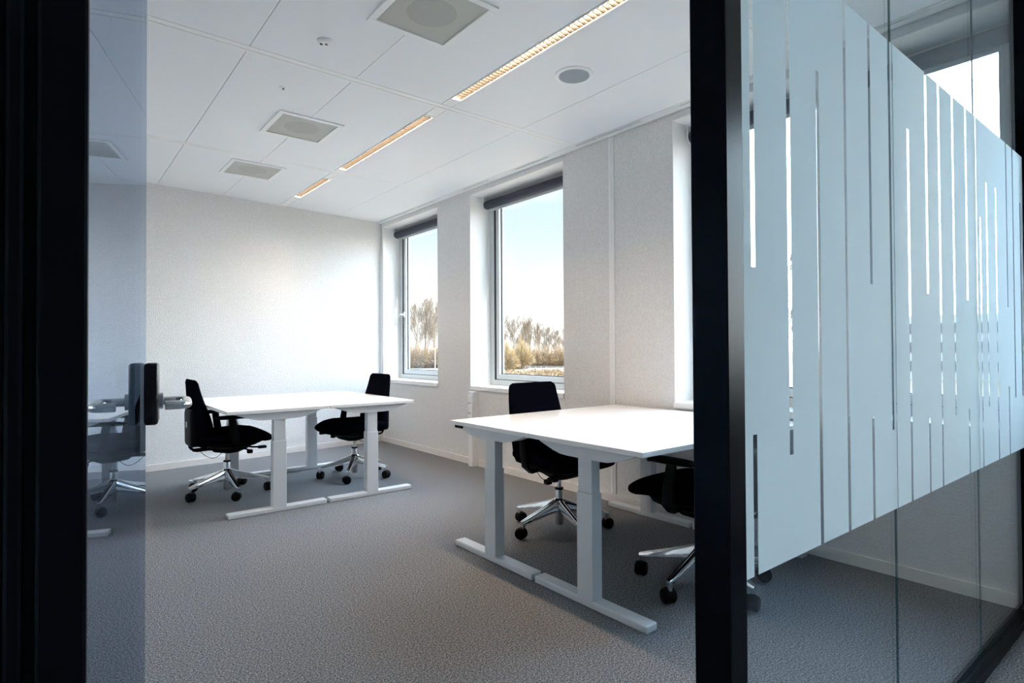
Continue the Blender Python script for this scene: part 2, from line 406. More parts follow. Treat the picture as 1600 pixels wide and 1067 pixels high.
def blind(y0, y1, label):
    cy = (y0+y1)/2
    t = empty('roller_blind', (XG-0.05, cy, 2.63)); tag(t, label, 'blind', 'roller blinds at the window heads')
    h = (y1-y0)/2-0.008
    bm = B(); tube(bm, [(0, -h+0.01, 0), (0, h-0.012, 0)], 0.043, 24); obj('blind_roll', bm, BLIND, t, smooth=True)
    for s in (-1, 1):
        bm = B(); y = s*(h-0.006)
        box(bm, -0.045, 0.048, y-0.006, y+0.006, -0.045, 0.078, bev=0.003); obj('bracket', bm, SOCKET, t)
    bm = B(); box(bm, 0.028, 0.040, -h+0.02, h-0.02, -0.062, -0.030, bev=0.004); obj('bottom_bar', bm, BLINDW, t)
blind(*WINS[0], 'rolled-up slate blue blind in the window beside the back wall')
blind(*WINS[1], 'rolled-up slate blue blind in the middle window, above the far chair of the nearer desks')
blind(*WINS[2], 'rolled-up dark blind in the window half hidden by the black mullion')
blind(*WINS[3], 'rolled-up dark blind seen through the clear top of the glass partition')
blind(*WINS[4], 'rolled-up dark blind of the corridor window, beside the glass partition')

# ------------------------------------------------------------------ glass partition and door
def partition():
    t = empty('wall_partition', (0.985, YG, 0)); tag(t, kind='structure')
    ox, oy = 0.985, YG
    def P(name, mat, boxes, bev=0.0, parent=t):
        bm = B()
        for x0, x1, a, b, c, d in boxes: box(bm, x0-ox, x1-ox, a-oy, b-oy, c, d, bev=bev)
        return obj(name, bm, mat, parent)
    P('mullion', FRAME, [(0.929, 0.985, 0.556, 0.628, 0, ZC-0.001)], 0.0025)
    P('hinge_jamb', FRAME, [(-0.098, -0.030, 0.553, 0.63, 0, ZC-0.001), (-0.024, -0.012, 0.556, 0.63, 0, ZC-0.001), (-0.006, 0.026, 0.553, 0.63, 0, ZC-0.001), (-0.09, 0.02, 0.565, 0.62, 0, ZC-0.001)], 0.003)
    P('bottom_rail', FRAME, [(0.985, 3.3415, 0.556, 0.610, 0, 0.036)], 0.002)
    P('top_rail', FRAME, [(0.985, 3.3415, 0.556, 0.610, ZC-0.05, ZC-0.001)], 0.002)
    P('door_head', FRAME, [(0.026, 0.929, 0.556, 0.628, 2.60, ZC-0.001)], 0.002)
    P('end_stile', FRAME, [(3.315, 3.3415, 0.558, 0.612, 0.036, ZC-0.05), (3.3415, XG-0.002, 0.558, 0.612, ZS+0.042, ZH-0.006)], 0.002)
    z0, z1 = 0.036, ZC-0.05
    panes = [(0.985, 1.7895), (1.7945, 2.5895), (2.5945, 3.315)]
    F0, F1 = 0.718, 1.975
    # gaps: (x, [clear spans])
    gaps = [(1.055, [(F0, 0.985), (1.305, F1)]), (1.200, [(0.93, F1)]), (1.336, [(F0, 1.765)]), (1.482, [(F0, F1)]), (1.630, [(F0, 0.976), (1.31, F1)]),
            (1.765, [(0.93, F1)]), (1.905, [(F0, 1.768)]), (2.060, [(F0, 0.944), (1.31, F1)]), (2.180, [(F0, F1)]), (2.322, [(0.928, F1)]),
            (2.470, [(F0, 0.938), (1.31, F1)]), (2.640, [(F0, 1.62)]), (2.728, [(0.93, 1.76)]), (2.860, [(F0, 1.763)]), (3.030, [(F0, 0.99), (1.31, F1)]), (3.138, [(0.94, F1)]), (3.265, [(0.94, 1.768)])]
    for k, (a, b) in enumerate(panes):
        pane = P('glass_pane', PARTGLASS, [(a, b, YG-0.005, YG+0.005, z0, z1)])
        bm = B()
        yy = -0.0062
        def q(x0, x1, c, d):
            v = [bm.verts.new(p) for p in ((x0-ox, yy, c), (x1-ox, yy, c), (x1-ox, yy, d), (x0-ox, yy, d))]; bm.faces.new(v)
        x = a+0.0005
        for gx, spans in gaps:
            if not (a < gx < b): continue
            w = 0.0075
            q(x, gx-w, F0, F1)
            z = F0
            for c, d in spans:
                if c > z: q(gx-w, gx+w, z, c)
                z = d
            if z < F1: q(gx-w, gx+w, z, F1)
            x = gx+w
        q(x, b-0.0005, F0, F1)
        obj('privacy_film', bm, FILM, pane)
    for x in (1.792, 2.592):
        P('joint_seal', EDGEG, [(x-0.0022, x+0.0022, YG-0.002, YG+0.002, z0, z1)])
partition()

def door():
    phi = R(9.3)
    ex, ey = 1.5*math.sin(R(6.57)), 1.5*math.cos(R(6.57))
    Lf = 0.885
    hx, hy = ex-Lf*math.sin(phi), ey-Lf*math.cos(phi)
    # local +X runs along the leaf from the hinge to the free edge, local -Y faces into the room (to the window side)
    t = empty('door_1', (hx, hy, 0), PI/2-phi); tag(t, kind='structure')
    bm = B(); box(bm, 0, Lf, -0.0, 0.010, 0.010, 2.59, bev=0.001); obj('door_glass', bm, DOORGLASS, t)
    for z in (0.25, 2.30):
        bm = B(); box(bm, -0.02, 0.09, -0.010, 0.020, z-0.045, z+0.045, bev=0.004); obj('hinge', bm, STEEL, t)
    # lock case on the glass near the free edge
    bm = B()
    x0, x1, zc = Lf-0.090, Lf-0.004, 1.061
    box(bm, x0, x1, -0.026, -0.0005, zc-0.064, zc+0.064, bev=0.006, seg=3)
    box(bm, x0, x1, 0.0105, 0.026, zc-0.064, zc+0.064, bev=0.006, seg=3)
    lock = obj('lock_case', bm, LOCKB, t, smooth=True)
    zh = 1.044; xs = Lf-0.050
    bm = B(); tube(bm, [(xs, -0.0255, zh), (xs, -0.034, zh)], 0.017, 20); obj('rose', bm, STEEL, lock, smooth=True)
    bm = B()
    pts = [(xs, -0.030, zh), (xs, -0.058, zh)]
    r = 0.020
    for k in range(0, 7):
        a = k/6*PI/2; pts.append((xs-r+r*math.cos(a), -0.058-r*math.sin(a), zh))
    pts += [(xs-0.105, -0.078, zh)]
    for k in range(1, 7):
        a = k/6*PI/2; pts.append((xs-0.105-0.02*math.sin(a), -0.058-0.02*math.cos(a), zh))
    pts += [(xs-0.125, -0.040, zh)]
    tube(bm, pts, 0.0088, 18); obj('lever_handle', bm, CHROME, lock, smooth=True)
door()

# ------------------------------------------------------------------ ceiling fittings
def strip_light(y0, y1, label):
    t = empty('strip_light', (2.061, (y0+y1)/2, ZC)); tag(t, label, 'ceiling light', 'recessed louvred strip lights in one line')
    h = (y1-y0)/2
    bm = B()
    for s in (-1, 1): box(bm, s*0.036-0.0035, s*0.036+0.0035, -h, h, -0.004, 0.055)
    for s in (-1, 1): box(bm, -0.036, 0.036, s*(h-0.004)-0.004, s*(h-0.004)+0.004, -0.003, 0.055)
    box(bm, -0.036, 0.036, -h, h, 0.050, 0.056)
    obj('housing', bm, CEILTRIM, t)
    bm = B(); n = int(2*h/0.032)
    ys = [-h+0.010]
    for k in range(1, n): ys += [-h+2*h*k/n-0.003, -h+2*h*k/n+0.003]
    ys.append(h-0.010); xs = (-0.0285, -0.0255, 0.0255, 0.0285)
    g = [[bm.verts.new((x, y, 0.001)) for x in xs] for y in ys]
    for j in range(len(ys)-1):
        for i in range(3):
            if i != 1 or j % 2 == 1: bm.faces.new((g[j][i], g[j][i+1], g[j+1][i+1], g[j+1][i]))
    ex = bmesh.ops.extrude_face_region(bm, geom=bm.faces[:])
    for v in ex['geom']:
        if isinstance(v, bmesh.types.BMVert): v.co.z = 0.017
    obj('louvre', bm, LOUVRE, t)
    bm = B(); box(bm, -0.030, 0.030, -h+0.02, h-0.02, 0.036, 0.042); obj('lamp', bm, LAMP, t)
strip_light(1.53, 3.135, 'lit louvred strip light nearest the camera, cut by the top of the frame')
strip_light(3.465, 4.98, 'lit louvred strip light in the middle of the line')
strip_light(5.335, 6.165, 'short lit louvred strip light farthest off, by the back wall')

def vent(cx, cy, label):
    t = empty('ceiling_vent', (cx, cy, ZC)); tag(t, label, 'air vent', 'square perforated ceiling vents')
    a, b = 0.225, 0.238; w = 0.034
    bm = B()
    for (x0, x1, y0, y1) in ((-a, a, -b, -b+w), (-a, a, b-w, b), (-a, -a+w, -b+w, b-w), (a-w, a, -b+w, b-w)):
        box(bm, x0, x1, y0, y1, -0.010, 0.0, bev=0.002)
    obj('vent_frame', bm, CEILTRIM, t)
    bm = B(); box(bm, -a+w, a-w, -b+w, b-w, -0.0045, -0.0040); obj('perforated_plate', bm, PERF, t)
    bm = B(); lathe(bm, [(0.0, -0.0022), (0.115, -0.0022), (0.12, -0.001)], 40); obj('diffuser_disc', bm, DISC, t)
    bm = B(); box(bm, -a+w, a-w, -b+w, b-w, -0.0010, -0.0004); obj('plenum_plate', bm, PLENUM, t)
vent(1.438, 2.394, 'large square vent at the top edge, the nearest of three')
vent(1.443, 4.222, 'middle square vent of three, left of the line of lights')
vent(1.436, 5.478, 'smallest square vent, farthest off near the back wall')

t = empty('ceiling_speaker', (2.42, 2.42, ZC)); tag(t, 'round speaker with grey mesh and white ring, right of the lit strip', 'ceiling speaker')
bm = B(); n = 40
lathe(bm, [(0.112, 0.0), (0.110, -0.006), (0.092, -0.011), (0.088, -0.006)], n); obj('ring', bm, CEILTRIM, t, smooth=True)
MESHG = pmat('blue_grey_speaker_mesh', (0.34, 0.40, 0.43), 0.6, noise=(350, (0.24, 0.28, 0.31), 0.45, 0.55, 2))
bm = B(); lathe(bm, [(0.0, -0.012), (0.060, -0.0115), (0.0875, -0.0098), (0.0875, -0.004)], n); obj('mesh_grille', bm, MESHG, t, smooth=True)
t = empty('smoke_detector', (1.131, 2.955, ZC)); tag(t, 'small white detector with dark sensor eyes, between vent and left ceiling edge', 'detector')
bm = B(); lathe(bm, [(0.040, 0.0), (0.040, -0.006), (0.030, -0.016), (0.0, -0.018)], 28); obj('body', bm, SOCKET, t, smooth=True)
for dx in (-0.016, 0.006):
    bm = B(); lathe(bm, [(0.0075, -0.010), (0.0075, -0.020), (0.0, -0.022)], 12, (dx, -dx*0.6, 0)); obj('sensor_eye', bm, GREYPL, t)
t = empty('sprinkler_head', (1.127, 3.642, ZC)); tag(t, 'tiny white sprinkler disc beyond the smoke detector', 'sprinkler')
bm = B(); lathe(bm, [(0.018, 0.0), (0.017, -0.005), (0.0, -0.007)], 20); obj('cover_plate', bm, SOCKET, t, smooth=True)
bm = B(); lathe(bm, [(0.006, -0.004), (0.006, -0.012), (0.0, -0.013)], 10, (0.006, 0, 0)); obj('nozzle', bm, GREYPL, t)

# ------------------------------------------------------------------ socket column
def socket_column():
    t = empty('socket_column', (3.3, 4.74, 0)); tag(t, 'white vertical trunking post with sockets under the middle window', 'socket post')
    bm = B(); box(bm, -0.035, 0.041, -0.040, 0.030, 0.0, 0.735, bev=0.004); obj('column', bm, WHITE, t)
    for z in (0.655, 0.555, 0.46, 0.365):
        bm = B(); box(bm, -0.041, -0.034, -0.030, 0.022, z-0.040, z+0.040, bev=0.003); s = obj('socket_plate', bm, SOCKET, t)
        bm = B(); box(bm, -0.0425, -0.0405, -0.026, 0.018, z-0.034, z-0.028); obj('label_strip', bm, GREYPL, s)
        if z < 0.5:
            bm = B(); box(bm, -0.0425, -0.0405, -0.010, 0.004, z-0.004, z+0.012, bev=0.0005); obj('socket_hole', bm, GREYPL, s)
socket_column()

# ------------------------------------------------------------------ desks
HT = 0.735
def make_desk():
    """length along local X (0..1.45), depth along local Y (0..0.707)"""
    t = empty('desk'); L, D = 1.45, 0.707
    bm = B(); box(bm, 0, L, 0, D, HT-0.022, HT, bev=0.0015); obj('desktop', bm, DESKTOP, t)
    for s in (0, 1):
        x0 = 0.028 if s == 0 else L-0.028-0.066
        x1 = x0+0.066; yc = D/2
        bm = B(); box(bm, x0, x1+0.004, 0.010, D-0.010, 0.0, 0.034, bev=0.007, seg=3); foot = obj('foot', bm, DESKMETAL, t)
        bm = B(); box(bm, x0, x1-0.002, yc-0.048, yc+0.048, 0.030, 0.505, bev=0.004); col = obj('leg_column', bm, DESKMETAL, t)
        bm = B(); box(bm, x0+0.005, x1-0.007, yc-0.042, yc+0.042, 0.505, 0.665, bev=0.003); obj('inner_column', bm, DESKMETAL, col)
        bm = B(); pts = []
        zt = HT-0.0225
        pts += [(0.062, zt), (D-0.062, zt), (D-0.062, zt-0.008)]
        for k in range(0, 13):
            u = k/12; y = (D-0.062) + (0.124-D)*u
            v = min(1.0, (0.5-abs(u-0.5))*2/0.62); pts.append((y, zt-0.008-0.046*math.sin(v*PI/2)**1.15))
        pts.append((0.062, zt-0.008))
        prism(bm, pts, 0, x0-0.006, x1-0.004); obj('top_bracket', bm, DESKMETAL, t)
    bm = B(); box(bm, 0.09, L-0.09, D/2-0.16, D/2-0.12, 0.672, 0.712); box(bm, 0.09, L-0.09, D/2+0.12, D/2+0.16, 0.672, 0.712); obj('frame_rail', bm, DESKMETAL, t)
    return t
def place_desk(d, loc, rz, label):
    d.location = loc; d.rotation_euler = (0, 0, rz); d['label'] = label; d['category'] = 'desk'; d['group'] = 'white height-adjustable desks'
desk0 = make_desk()
gx = 1.858
place_desk(desk0, (gx, 1.487, 0), 0, 'white sit-stand desk nearest the camera, its corner against the black mullion')
d = copy_tree(desk0); place_desk(d, (gx, 2.198, 0), 0, 'white sit-stand desk with a black control handset, under the middle window')
bm = B(); box(bm, 0.01, 0.055, 0.60, 0.67, HT-0.040, HT-0.0225, bev=0.003); obj('control_handset', bm, BLACKPL, d)
# the pair by the back wall: length runs towards the back wall
d = copy_tree(desk0); place_desk(d, (1.667, 4.265, 0), PI/2, 'white sit-stand desk by the back wall, left one of its pair')
d = copy_tree(desk0); place_desk(d, (2.380, 4.265, 0), PI/2, 'white sit-stand desk by the back wall, right one nearer the windows')

# ------------------------------------------------------------------ office chairs
def sup(a, n):   # superellipse helpers
    c, s = math.cos(a), math.sin(a)
    return math.copysign(abs(c)**(2/n), c), math.copysign(abs(s)**(2/n), s)
def lerp_tab(tab, x):
    for (x0, *a), (x1, *b) in zip(tab[:-1], tab[1:]):
        if x <= x1:
            u = (x-x0)/(x1-x0); u = max(0, min(1, u))
            return [p+(q-p)*u for p, q in zip(a, b)]
    return list(tab[-1][1:])
def make_chair(base_rot):
    """faces local +X, stands with its column over the origin"""
    t = empty('office_chair')
    # seat cushion: sections across the width, lofted front to back
    tab = [(-0.235, .490, .455, .17), (-0.215, .520, .440, .215), (-0.15, .532, .432, .245), (0.0, .532, .430, .255), (0.12, .538, .428, .255),
           (0.20, .527, .420, .248), (0.26, .503, .412, .235), (0.295, .482, .415, .215), (0.312, .465, .432, .185)]
    bm = B(); rings = []; n = 28
    xs = [-0.235, -0.228, -0.215, -0.18, -0.13, -0.07, 0, 0.07, 0.13, 0.18, 0.22, 0.255, 0.28, 0.297, 0.307, 0.312]
    for x in xs:
        zt, zb, w = lerp_tab(tab, x)
        zc, h = (zt+zb)/2, (zt-zb)/2; r = []
        for k in range(n):
            c, s = sup(2*PI*k/n, 3.2)
            z = zc+h*s
            if s > 0: z -= 0.012*(1-abs(c)**2)*(1 if -0.2 < x < 0.2 else 0.3)   # dished middle
            r.append((x, c*w, z))
        rings.append([(a*0.965, b, c) for a, b, c in r])
    ring_loft(bm, rings); obj('seat', bm, BLACKFAB, t, smooth=True)
    bm = B(); rings = []
    for x, zt, zb, w in ((-0.19, .445, .425, .12), (-0.15, .445, .395, .17), (-0.05, .445, .378, .19), (0.08, .445, .372, .19), (0.17, .440, .385, .17), (0.235, .430, .405, .12)):
        zc, h = (zt+zb)/2, (zt-zb)/2
        rings.append([(x, sup(2*PI*k/20, 3)[0]*w, zc+h*sup(2*PI*k/20, 3)[1]) for k in range(20)])
    ring_loft(bm, rings); obj('seat_shell', bm, BLACKPL, t, smooth=True)
    bm = B(); rings = []
    for x, zt, zb, w in ((-0.13, .40, .375, .05), (-0.10, .40, .345, .075), (0.0, .40, .325, .085), (0.07, .40, .328, .085), (0.14, .40, .352, .07), (0.17, .40, .375, .05)):
        zc, h = (zt+zb)/2, (zt-zb)/2
        rings.append([(x, sup(2*PI*k/16, 2.8)[0]*w, zc+h*sup(2*PI*k/16, 2.8)[1]) for k in range(16)])
    ring_loft(bm, rings); mech = obj('tilt_mechanism', bm, BLACKPL, t, smooth=True)
    bm = B(); tube(bm, [(0.10, -0.06, 0.385), (0.14, -0.20, 0.385), (0.19, -0.235, 0.385)], 0.007, 8); box(bm, 0.17, 0.235, -0.262, -0.222, 0.374, 0.396, bev=0.008)
    obj('tilt_lever', bm, BLACKPL, mech, smooth=True)
    bm = B(); tube(bm, [(0.08, -0.08, 0.37), (0.12, -0.19, 0.362)], 0.006, 8); box(bm, 0.10, 0.14, -0.225, -0.185, 0.338, 0.368, bev=0.007)
    obj('height_lever', bm, BLACKPL, mech, smooth=True)
    # backrest cushion
    bm = B(); rings = []; n = 32
    def bx(z):   # centre line of the cushion, leaning back
        return lerp_tab([(0.40, -0.195), (0.50, -0.192), (0.60, -0.202), (0.69, -0.222), (0.80, -0.246), (0.93, -0.268)], z)[0]
    zs = [0.408, 0.412, 0.425, 0.46, 0.52, 0.58, 0.64, 0.70, 0.76, 0.82, 0.87, 0.90, 0.915, 0.923, 0.927]
    for z in zs:
        w, th = lerp_tab([(0.408, .150, .030), (0.425, .190, .055), (0.47, .212, .072), (0.60, .225, .068), (0.69, .224, .054), (0.80, .216, .032), (0.90, .204, .022), (0.918, .192, .015), (0.927, .170, .005)], z)
        r = []
        for k in range(n):
            c, s = sup(2*PI*k/n, 2.8)
            y = c*w; r.append((bx(z)+th*s+0.012*(abs(y)/0.22)**2, y, z))
        rings.append(r)
    ring_loft(bm, rings); obj('backrest', bm, BLACKFAB, t, smooth=True)
    # rear cover low on the back
    bm = B(); rings = []
    for z in (0.412, 0.418, 0.44, 0.55, 0.66, 0.69, 0.698):
        w, x0 = lerp_tab([(0.412, .110, -0.275), (0.418, .125, -0.283), (0.44, .135, -0.287), (0.66, .135, -0.290), (0.69, .125, -0.286), (0.698, .110, -0.278)], z)
        xc = (x0-0.215)/2; hx = (-0.215-x0)/2
        rings.append([(xc+hx*sup(2*PI*k/24, 5)[0], w*sup(2*PI*k/24, 5)[1], z) for k in range(24)])
    ring_loft(bm, rings); rc = obj('rear_cover', bm, BLACKPL, t, smooth=True)
    bm = B(); box(bm, -0.293, -0.287, -0.012, 0.012, 0.555, 0.600, bev=0.001); obj('adjuster_tag', bm, SOCKET, rc)
    bm = B()
    for s in (-1, 1): tube(bm, [(-0.262, s*0.045, 0.43), (-0.262, s*0.045, 0.395), (-0.250, s*0.045, 0.378), (-0.225, s*0.045, 0.372), (-0.06, s*0.045, 0.378)], 0.0085, 10)
    box(bm, -0.14, -0.06, -0.06, 0.06, 0.366, 0.392, bev=0.006)
    obj('back_bracket', bm, BLACKPL, t, smooth=True)
    bm = B(); pts = []
    for k in range(17):
        u = k/16; pts.append((-0.215+0.20*u, -0.03, 0.385-0.30*u*(1-u)*(0.9+0.4*u)-0.0*u))
    tube(bm, pts, 0.0025, 6); obj('cable', bm, BLACKPL, t, smooth=True)
    # armrests
    for s in (-1, 1):
        bm = B(); rings = []
        for x, y, z, a, b in ((0.00, .16, .405, .022, .010), (0.005, .245, .402, .026, .012), (0.0, .278, .430, .030, .012), (-0.012, .283, .52, .030, .011), (-0.028, .283, .628, .026, .010)):
            if y < 0.25: rings.append([(x+a*sup(2*PI*k/12, 4)[0], s*y, z+b*sup(2*PI*k/12, 4)[1]) for k in range(12)])
            else: rings.append([(x+a*sup(2*PI*k/12, 4)[0], s*(y-0.0)+s*b*sup(2*PI*k/12, 4)[1]*-1, z) for k in range(12)])
        ring_loft(bm, rings); arm = obj('armrest', bm, BLACKPL, t, smooth=True)
        bm = B(); rings = []
        for x, w, h in ((-0.150, .022, .006), (-0.140, .036, .012), (-0.08, .043, .015), (0.0, .045, .015), (0.06, .043, .014), (0.085, .034, .012), (0.095, .020, .006)):
            zc = 0.640 - (0.006 if x > 0.07 else 0)
            rings.append([(x, s*0.283+w*sup(2*PI*k/16, 2.6)[0], zc+h*sup(2*PI*k/16, 2.6)[1]) for k in range(16)])
        ring_loft(bm, rings); obj('arm_pad', bm, BLACKPL, arm, smooth=True)
    # column
    bm = B(); lathe(bm, [(0.0, 0.035), (0.023, 0.035), (0.025, 0.04), (0.025, 0.255), (0.020, 0.262), (0.0, 0.262)], 24); col = obj('gas_column', bm, STEEL, t, smooth=True)
    bm = B(); lathe(bm, [(0.0, 0.256), (0.027, 0.256), (0.027, 0.268), (0.0, 0.268)], 24); obj('column_collar', bm, BLACKPL, col, smooth=True)
    bm = B(); lathe(bm, [(0.0, 0.262), (0.015, 0.262), (0.015, 0.345), (0.0, 0.345)], 20); obj('piston', bm, CHROME, col, smooth=True)
    bm = B(); lathe(bm, [(0.030, 0.130), (0.040, 0.150), (0.040, 0.190), (0.028, 0.202), (0.026, 0.202)], 28); obj('hub', bm, CHROME, t, smooth=True)
    for k in range(5):
        a = base_rot+2*PI*k/5; m = Matrix.Rotation(a, 4, 'Z')
        bm = B(); rings = []
        for u in (0, 0.08, 0.25, 0.5, 0.75, 0.93, 1.0):
            x = 0.032+0.283*u; zt = 0.196-0.088*u**0.9-0.006*math.sin(u*PI)*0; 
            hh = 0.052*(1-u)**1.2+0.020; w = 0.021-0.005*u
            if u == 1.0: w *= 0.7; hh *= 0.8
            prof = [(-w, -hh), (-w*1.0, -0.008), (-w*0.72, -0.0005), (-w*0.30, -0.0005), (-w*0.22, -0.0030), (w*0.22, -0.0030), (w*0.30, -0.0005), (w*0.72, -0.0005), (w, -0.008), (w, -hh)]
            rings.append([m @ Vector((x, p, zt+q)) for p, q in prof])
        ring_loft(bm, rings); leg = obj('base_leg', bm, CHROME, t, smooth=True)
        c = m @ Vector((0.302, 0, 0))
        bm = B(); lathe(bm, [(0.0, 0.040), (0.012, 0.042), (0.013, 0.098), (0.0, 0.098)], 14, (c.x, c.y, 0)); obj('caster_stem', bm, CHROME, leg, smooth=True)
        bm = B(); ca = a+1.1+k*0.9; mc = Matrix.Translation((c.x, c.y, 0)) @ Matrix.Rotation(ca, 4, 'Z')
        for s in (-1, 1):
            st = len(bm.verts)
            rings = [[Vector((-0.012+r*math.cos(2*PI*j/22), y, 0.0345+r*math.sin(2*PI*j/22))) for j in range(22)] for y, r in ((s*0.006, 0.026), (s*0.007, 0.0335), (s*0.010, 0.0345), (s*0.020, 0.0345), (s*0.027, 0.030), (s*0.029, 0.018), (s*0.028, 0.004))]
            rings = [[mc @ v for v in r] for r in rings]
            ring_loft(bm, rings)
        rings = [[mc @ Vector((-0.012+r*math.cos(j*PI/10-0.2), y, 0.0345+r*math.sin(j*PI/10-0.2))) for j in range(12)] for y, r in ((-0.007, 0.030), (-0.007, 0.036), (0.007, 0.036), (0.007, 0.030))]
        ring_loft(bm, rings)
        obj('caster', bm, WHEEL, t, smooth=True)
    return t
def place_chair(c, loc, rz, label):
    c.location = loc; c.rotation_euler = (0, 0, rz); tag(c, label, 'office chair', 'black swivel chairs at the desks')
GRP = 'black swivel chairs at the desks'
# base leg angles are world angles measured in the photograph, less the chair's own turn
place_chair(make_chair(R(272)), (1.148, 5.11, 0), 0, 'black swivel chair at far left by the back wall, half behind the desk, facing right')
place_chair(make_chair(R(164)-PI), (2.205, 5.05, 0), PI, 'black swivel chair by the back wall with its back to the windows')
place_chair(make_chair(R(108)+PI/2), (2.562, 2.72, 0), -PI/2, 'black swivel chair beyond the nearer desks, back to the middle window')
place_chair(make_chair(R(185)-PI/2), (2.500, 1.64, 0), PI/2, 'black swivel chair closest to the camera, half hidden by the black mullion')

# ------------------------------------------------------------------ outside: ground, road, bare trees, shrubs
GZ = -4.5
GROUND = pmat('winter_grass_ground', (0.28, 0.20, 0.12), 0.95, noise=(0.35, (0.19, 0.14, 0.085), 0.4, 0.65, 8), bump=(2, 0.5, 0.3))
ROAD = pmat('pale_road_surface', (0.36, 0.35, 0.34), 0.8, noise=(0.5, (0.26, 0.25, 0.24), 0.4, 0.6, 6))
BARKM = pmat('tree_bark', (0.22, 0.16, 0.11), 0.95, noise=(3, (0.16, 0.12, 0.085), 0.4, 0.6, 4))
BARK2 = pmat('pale_twig_bark', (0.25, 0.18, 0.12), 0.95, noise=(3, (0.18, 0.13, 0.09), 0.4, 0.6, 4))
TWIG = pmat('yellow_willow_twigs', (0.32, 0.22, 0.10), 0.95, noise=(0.8, (0.23, 0.155, 0.075), 0.4, 0.6, 4))
TWIG2 = pmat('brown_twigs', (0.27, 0.175, 0.09), 0.95, noise=(0.8, (0.18, 0.12, 0.065), 0.4, 0.6, 4))
bm = B(); box(bm, -200, 900, -500, 900, GZ-0.5, GZ); tag(obj('ground', bm, GROUND), kind='structure')
def polar(a, r): return (r*math.sin(R(a)), r*math.cos(R(a)))
def strip_on_ground(name, mat, pts, w, z0, z1, **kw):
    bm = B(); 
    for (p, q) in zip(pts[:-1], pts[1:]):
        p, q = Vector(p), Vector(q); d = (q-p).normalized(); s = Vector((-d.y, d.x))*w/2
        prism(bm, [tuple(p-s), tuple(q-s), tuple(q+s), tuple(p+s)], 2, z0, z1)
    return obj(name, bm, mat)
tag(strip_on_ground('road', ROAD, [polar(20, 176), polar(41, 168), polar(50, 166), polar(75, 190)], 13, GZ, GZ+0.05), kind='structure')
def railing():
    t = empty('roadside_railing', (*polar(42, 155), GZ)); tag(t, 'pale low railing along the far road, seen through the middle window', 'railing')
    a, b = Vector(polar(40.0, 157)), Vector(polar(50, 150)); o = Vector(polar(42, 155)); n = 18
    bm = B()
    for z in (0.55, 1.05):
        for k in range(n):
            p = a.lerp(b, k/n)-o; q = a.lerp(b, (k+1)/n)-o; tube(bm, [(p.x, p.y, z), (q.x, q.y, z)], 0.07, 6)
    obj('rail', bm, ROAD, t)
    for k in range(n+1):
        p = a.lerp(b, k/n)-o; bm = B(); tube(bm, [(p.x, p.y, 0), (p.x, p.y, 1.1)], 0.08, 6); obj('post', bm, ROAD, t)
railing()
def street_lamp(a, r, label):
    x, y = polar(a, r); t = empty('street_lamp', (x, y, GZ), -R(a)); tag(t, label, 'street lamp')
    bm = B(); tube(bm, [(0, 0, 0), (0, 0, 5.6), (-0.1, 0, 5.85), (-0.6, 0, 6.0)], [0.10, 0.08, 0.07, 0.06], 8); obj('pole', bm, WHITE, t)
    bm = B(); box(bm, -1.2, -0.5, -0.12, 0.12, 5.94, 6.06, bev=0.03); obj('lamp_head', bm, WHITE, t)
street_lamp(31.2, 168, 'white street lamp before the bare trees, seen through the window by the back wall')

def tree_mesh(seed, H, spread):
    """bare crown of steep, fanning limbs that fork into fine twigs"""
    rnd = random.Random(seed); trunk, twigs = B(), B()
    def limb(bm, p, d, length, r, n, sides, bend):
        pts, rad = [p.copy()], [r]
        for i in range(n):
            d = (d + Vector((rnd.gauss(0, bend), rnd.gauss(0, bend), 0.10))).normalized()
            p = p + d*length/n; pts.append(p.copy()); rad.append(r*(1-0.75*(i+1)/n))
        tube(bm, pts, rad, sides, cap=False)
        return pts, rad
    def fork(pts, rad, length, depth):
        cnt = {0: 16, 1: 8, 2: 6, 3: 4}[depth]
        for k in range(cnt):
            u = 0.22+0.76*(k+rnd.random())/cnt; f = u*(len(pts)-1); i = min(int(f), len(pts)-2)
            p = pts[i].lerp(pts[i+1], f-i); d = (pts[i+1]-pts[i]).normalized(); s, v = frame_of(d)
            az = rnd.uniform(0, 2*PI); side = math.cos(az)*s + math.sin(az)*v
            bd = (d + side*rnd.uniform(.35, .8)*spread + Vector((0, 0, .2))).normalized()
            ln = length*rnd.uniform(.38, .60)*(1.15-0.55*u)
            rr = max(rad[i]*0.5, 0.028)
            bp, br = limb(trunk if depth == 0 else twigs, p, bd, ln, rr, 4 if depth < 2 else 2, 4 if depth == 0 else 3, .07)
            if depth < 3: fork(bp, br, ln, depth+1)
    pts, rad = limb(trunk, Vector((0, 0, 0)), Vector((0, 0, 1)), H*0.80, H*0.014, 8, 6, .035)
    fork(pts, rad, H*0.80, 0)
    return trunk, twigs
def tree_proto(seed, H, spread):
    tr, tw = tree_mesh(seed, H, spread)
    t = empty('bare_tree'); obj('trunk', tr, BARKM, t, smooth=True); obj('twigs', tw, BARK2, t)
    return t
protos = [tree_proto(3, 15, .9), tree_proto(8, 15, 1.05), tree_proto(21, 15, .8)]
used = [False]*3
rnd = random.Random(5)
ORD = ['leftmost', 'second from left', 'third from left', 'fourth from left', 'fifth from left', 'sixth from left', 'seventh from left', 'eighth from left', 'ninth from left', 'tenth from left', 'eleventh from left', 'rightmost']
def put_tree(a, r, h, label, group):
    k = rnd.randrange(3)
    o = protos[k] if not used[k] else copy_tree(protos[k]); used[k] = True
    x, y = polar(a, r); o.location = (x, y, GZ); o.rotation_euler = (0, 0, rnd.uniform(0, 6.28)); s = h/15.0; o.scale = (s, s, s)
    tag(o, label, 'tree', group)
